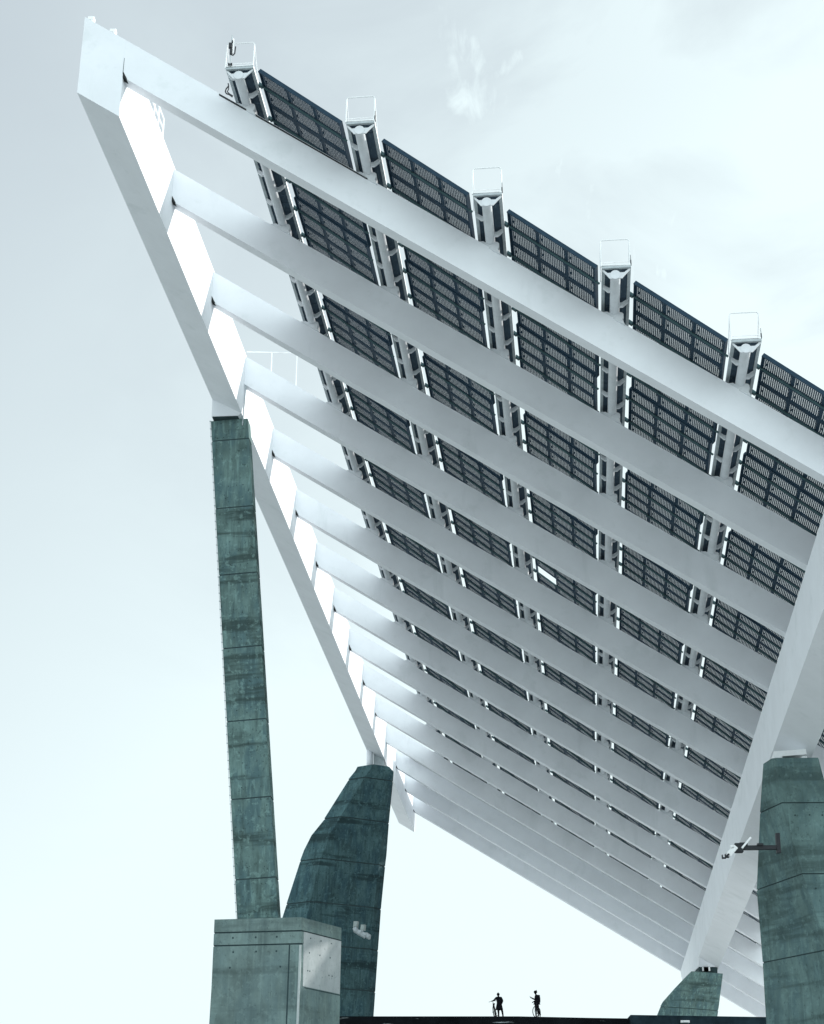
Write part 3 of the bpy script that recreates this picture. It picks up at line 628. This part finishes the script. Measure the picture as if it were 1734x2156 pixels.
# ------------------------------------------------------------------ people and bicycles
def skinned(name, verts, edges, radii, material, parent):
    me = bpy.data.meshes.new(name); me.from_pydata(verts, edges, []); me.materials.append(material)
    o = bpy.data.objects.new(name, me); col.objects.link(o); o.parent = parent
    md = o.modifiers.new('skin', 'SKIN'); sv = me.skin_vertices[0].data
    for i, r_ in enumerate(radii): sv[i].radius = (r_, r_) if not isinstance(r_, tuple) else r_
    sv[0].use_root = True
    sb = o.modifiers.new('sub', 'SUBSURF'); sb.levels = 1; sb.render_levels = 2
    return o
def figure(parent, J, head, lean=0.0, hands=True):
    """J: joint dict in metres, local frame x right, y away, z up"""
    vs_ = []; rs = []; ed = []
    def a(p_, r_, par=None):
        vs_.append(p_); rs.append(r_); i = len(vs_)-1
        if par is not None: ed.append((par, i))
        return i
    pel = a(J['pelvis'], (0.18, 0.15)); wa = a(J['waist'], (0.16, 0.13), pel); ch = a(J['chest'], (0.20, 0.15), wa); ne = a(J['neck'], 0.06, ch); hb = a(J['chin'], 0.065, ne); hm = a(J['face'], (0.105, 0.115), hb); ht = a(J['crown'], (0.09, 0.10), hm)
    no = Vec(J['face'])+Vec(head)*0.10; a(tuple(no), 0.016, hm)
    for s in 'LR':
        sh = a(J['sh'+s], 0.085, ch); el = a(J['el'+s], 0.062, sh); wr = a(J['wr'+s], 0.042, el)
        d = (Vec(J['wr'+s])-Vec(J['el'+s])).normalized(); pm = a(tuple(Vec(J['wr'+s])+d*0.07), (0.036, 0.020), wr)
        sd = d.cross(Vec((0, 1, 0.2))).normalized()
        for q, ln in ((-0.03, 0.065), (-0.01, 0.08), (0.01, 0.075), (0.03, 0.055)):
            k1 = a(tuple(Vec(vs_[pm])+d*0.04+sd*q), 0.009, pm); a(tuple(Vec(vs_[pm])+d*(0.04+ln*0.8)+sd*q+Vec((0, -0.02, -0.012))), 0.008, k1)
        a(tuple(Vec(vs_[wr])+d*0.05+sd*0.055), 0.010, wr)
        hp = a(J['hp'+s], 0.10, pel); kn = a(J['kn'+s], 0.075, hp); an = a(J['an'+s], 0.05, kn); he = a(tuple(Vec(J['an'+s])+Vec((0, 0, -0.05))), 0.042, an)
        a(J['to'+s], 0.034, he)
    return skinned('body', vs_, ed, rs, BLK, parent)
YP = 112.3
def bike(name, label, loc, hx, steer, lean=0.0):
    """hx: heading (radians, 0 = +x to the right of the picture)"""
    b = thing(name, label, 'bicycle', loc, rz=hx); b.rotation_euler = (lean, 0, hx)
    r = 0.335
    def wheel(c, ang):
        m = MB(); n = 28; pts = []
        for i in range(n):
            t = 2*math.pi*i/n; x = r*math.cos(t); pts.append((c[0]+x*math.cos(ang), c[1]+x*math.sin(ang), c[2]+r*math.sin(t)))
        m.tube(pts, 0.026, 6, True); w_ = m.build('wheel', RUBBER, b, True)
        m = MB()
        for i in range(14):
            t = 2*math.pi*i/14; x = (r-.015)*math.cos(t); m.tube([c, (c[0]+x*math.cos(ang), c[1]+x*math.sin(ang), c[2]+(r-.015)*math.sin(t))], 0.0016, 4)
        m.ball(c, 0.03, 0.03, 0.03, 8, 6); m.build('spokes', CHANM, w_)
    wheel((0.53, 0, r), steer); wheel((-0.50, 0, r), 0)
    m = MB(); bbk = (-0.07, 0, 0.29); hd = (0.40, 0, 0.86); st = (-0.22, 0, 0.80)
    for p_ in ([bbk, hd], [bbk, st], [st, (0.37, 0, 0.78)], [bbk, (-0.50, 0.05, r)], [bbk, (-0.50, -0.05, r)], [st, (-0.50, 0.05, r)], [st, (-0.50, -0.05, r)], [(0.37, 0, 0.94), (0.53, 0.05*math.cos(steer), r)], [(0.37, 0, 0.94), (0.53, -0.05, r)], [st, (-0.26, 0, 0.93)]): m.tube(p_, 0.024, 6)
    m.build('bike_frame', BIKEM, b)
    m = MB(); m.tube([(0.37, 0, 0.90), (0.40, 0, 1.02)], 0.014, 6); c, s = math.cos(steer+math.pi/2), math.sin(steer+math.pi/2)
    m.tube([(0.36-c*0.29-.10, -s*0.29, 1.03), (0.38-c*0.15, -s*0.15, 1.04), (0.40, 0, 1.03), (0.38+c*0.15, s*0.15, 1.04), (0.36+c*0.29-.10, s*0.29, 1.03)], 0.014, 6); m.build('handlebar', BIKEM, b)
    m = MB(); m.ball((-0.28, 0, 0.95), 0.13, 0.07, 0.04, 10, 6); m.build('saddle', RUBBER, b)
    m = MB(); m.tube([(-0.07, 0.09, 0.29), (0.02, 0.09, 0.15)], 0.012, 5); m.box(-0.03, 0.07, 0.09, 0.18, 0.135, 0.16); m.tube([(-0.07, -0.09, 0.29), (-0.16, -0.09, 0.43)], 0.012, 5); m.box(-0.21, -0.11, -0.18, -0.09, 0.415, 0.44)
    m.tube([(-0.07, -0.09, 0.29), (-0.07, 0.09, 0.29)], 0.02, 6); m.tube([(-0.07+0.09*math.cos(i*math.pi/8), 0.03, 0.29+0.09*math.sin(i*math.pi/8)) for i in range(16)], 0.006, 4, True); m.build('cranks', BIKEM, b)
    return b
p1 = at(1050.5, 2139.8, YP); gx = p1.x
A1 = thing('person', 'person in a long dark coat straddling a bicycle, left arm of the silhouette held out', 'person', (gx, YP, PZ))
J = dict(pelvis=(0.02, 0, 0.80), waist=(0.02, 0, 0.98), chest=(0.0, -0.02, 1.20), neck=(-0.02, -0.02, 1.34), chin=(-0.03, -0.03, 1.40), face=(-0.035, -0.03, 1.47), crown=(-0.03, -0.02, 1.54),
         shL=(-0.17, -0.02, 1.27), elL=(-0.30, -0.10, 1.12), wrL=(-0.40, -0.2, 1.07), shR=(0.16, -0.02, 1.27), elR=(0.25, 0.02, 1.08), wrR=(0.19, -0.12, 0.93),
         hpL=(-0.07, 0, 0.76), knL=(-0.04, -0.02, 0.43), anL=(-0.03, 0.0, 0.09), toL=(-0.01, -0.14, 0.03), hpR=(0.10, 0, 0.76), knR=(0.21, 0.0, 0.43), anR=(0.26, 0.02, 0.09), toR=(0.37, -0.08, 0.03))
figure(A1, J, (0, -1, 0))
m = MB(); m.loft([[(0.02+rx*math.cos(t), ry*math.sin(t), z+dz*math.sin(3*t)) for t in [2*math.pi*i/16 for i in range(16)]] for (rx, ry, z, dz) in ((0.14, 0.11, 1.28, 0), (0.17, 0.13, 1.1, 0), (0.16, 0.13, 0.97, 0), (0.19, 0.15, 0.8, 0), (0.235, 0.18, 0.6, 0), (0.25, 0.19, 0.52, 0.03))]); m.build('coat', BLK, A1, True)
m = MB(); m.ball((-0.035, -0.01, 1.50), 0.10, 0.10, 0.10); m.ball((-0.035, 0.0, 1.575), 0.045, 0.05, 0.05); m.build('hair', HAIRM, A1, True)
bike('bicycle', 'bicycle standing under the person in the long coat, seen almost head-on', (gx-0.24, YP+0.12, PZ), R(-99), R(-3), R(6))
p2 = at(1129.5, 2139.8, YP); gx2 = p2.x
A2 = thing('person', 'person with a backpack standing astride a bicycle and holding up a phone', 'person', (gx2, YP, PZ))
J = dict(pelvis=(0.02, 0, 0.90), waist=(0.03, 0, 1.08), chest=(0.02, 0, 1.33), neck=(-0.01, 0, 1.49), chin=(-0.035, 0, 1.55), face=(-0.045, 0, 1.62), crown=(-0.03, 0, 1.70),
         shL=(0.0, -0.17, 1.40), elL=(-0.09, -0.20, 1.13), wrL=(-0.27, -0.16, 1.24), shR=(0.03, 0.17, 1.40), elR=(0.0, 0.22, 1.15), wrR=(-0.12, 0.2, 1.08),
         hpL=(-0.04, -0.09, 0.86), knL=(-0.05, -0.11, 0.46), anL=(-0.04, -0.10, 0.09), toL=(-0.17, -0.14, 0.03), hpR=(0.09, 0.09, 0.86), knR=(0.13, 0.13, 0.55), anR=(0.20, 0.12, 0.28), toR=(0.30, 0.10, 0.24))
figure(A2, J, (-1, 0, 0))
m = MB(); m.loft([[(0.04+rx*math.cos(t), ry*math.sin(t), z) for t in [2*math.pi*i/14 for i in range(14)]] for (rx, ry, z) in ((0.12, 0.17, 1.44), (0.15, 0.19, 1.3), (0.15, 0.17, 1.08), (0.20, 0.18, 0.93), (0.24, 0.19, 0.86))]); m.build('jacket', BLK, A2, True)
m = MB(); m.ball((-0.03, 0, 1.655), 0.12, 0.11, 0.10); m.loft([[(0.02, -.04, 1.70), (0.06, -.04, 1.67), (0.06, .04, 1.67), (0.02, .04, 1.70)], [(0.03, -.02, 1.80), (0.055, -.02, 1.78), (0.055, .02, 1.78), (0.03, .02, 1.80)]]); m.build('cap', HAIRM, A2, True)
ph = thing('phone', 'phone held up in the raised hand of the person with the backpack', 'phone', (gx2-0.37, YP-0.16, PZ+1.30)); m = MB(); m.prism([(-0.015, -0.035, -0.07), (0.0, -0.035, -0.08), (0.0, 0.035, -0.08), (-0.015, 0.035, -0.07)], (-0.05, 0, 0.15)); m.build('phone_case', BIKEM, ph)
bp = thing('backpack', 'boxy dark backpack on the back of the standing cyclist', 'backpack', (gx2+0.17, YP, PZ+1.2)); m = MB(); m.loft([[(-0.07, -.14, -0.22), (0.09, -.14, -0.22), (0.09, .14, -0.22), (-0.07, .14, -0.22)], [(-0.09, -.15, 0.0), (0.10, -.15, 0.0), (0.10, .15, 0.0), (-0.09, .15, 0.0)], [(-0.10, -.12, 0.26), (0.07, -.12, 0.25), (0.07, .12, 0.25), (-0.10, .12, 0.26)]]); m.build('pack', BLK, bp)
m = MB(); m.tube([(-0.09, -.1, 0.22), (-0.22, -.12, 0.18), (-0.26, -.12, 0.0), (-0.12, -.12, -0.18)], 0.02, 5); m.tube([(-0.09, .1, 0.22), (-0.22, .12, 0.18), (-0.26, .12, 0.0), (-0.12, .12, -0.18)], 0.02, 5); m.build('strap', BLK, bp)
bike('bicycle', 'bicycle under the person with the backpack, thin wheels turned towards the left', (gx2+0.05, YP+0.05, PZ), R(-107), R(-22), R(-3))
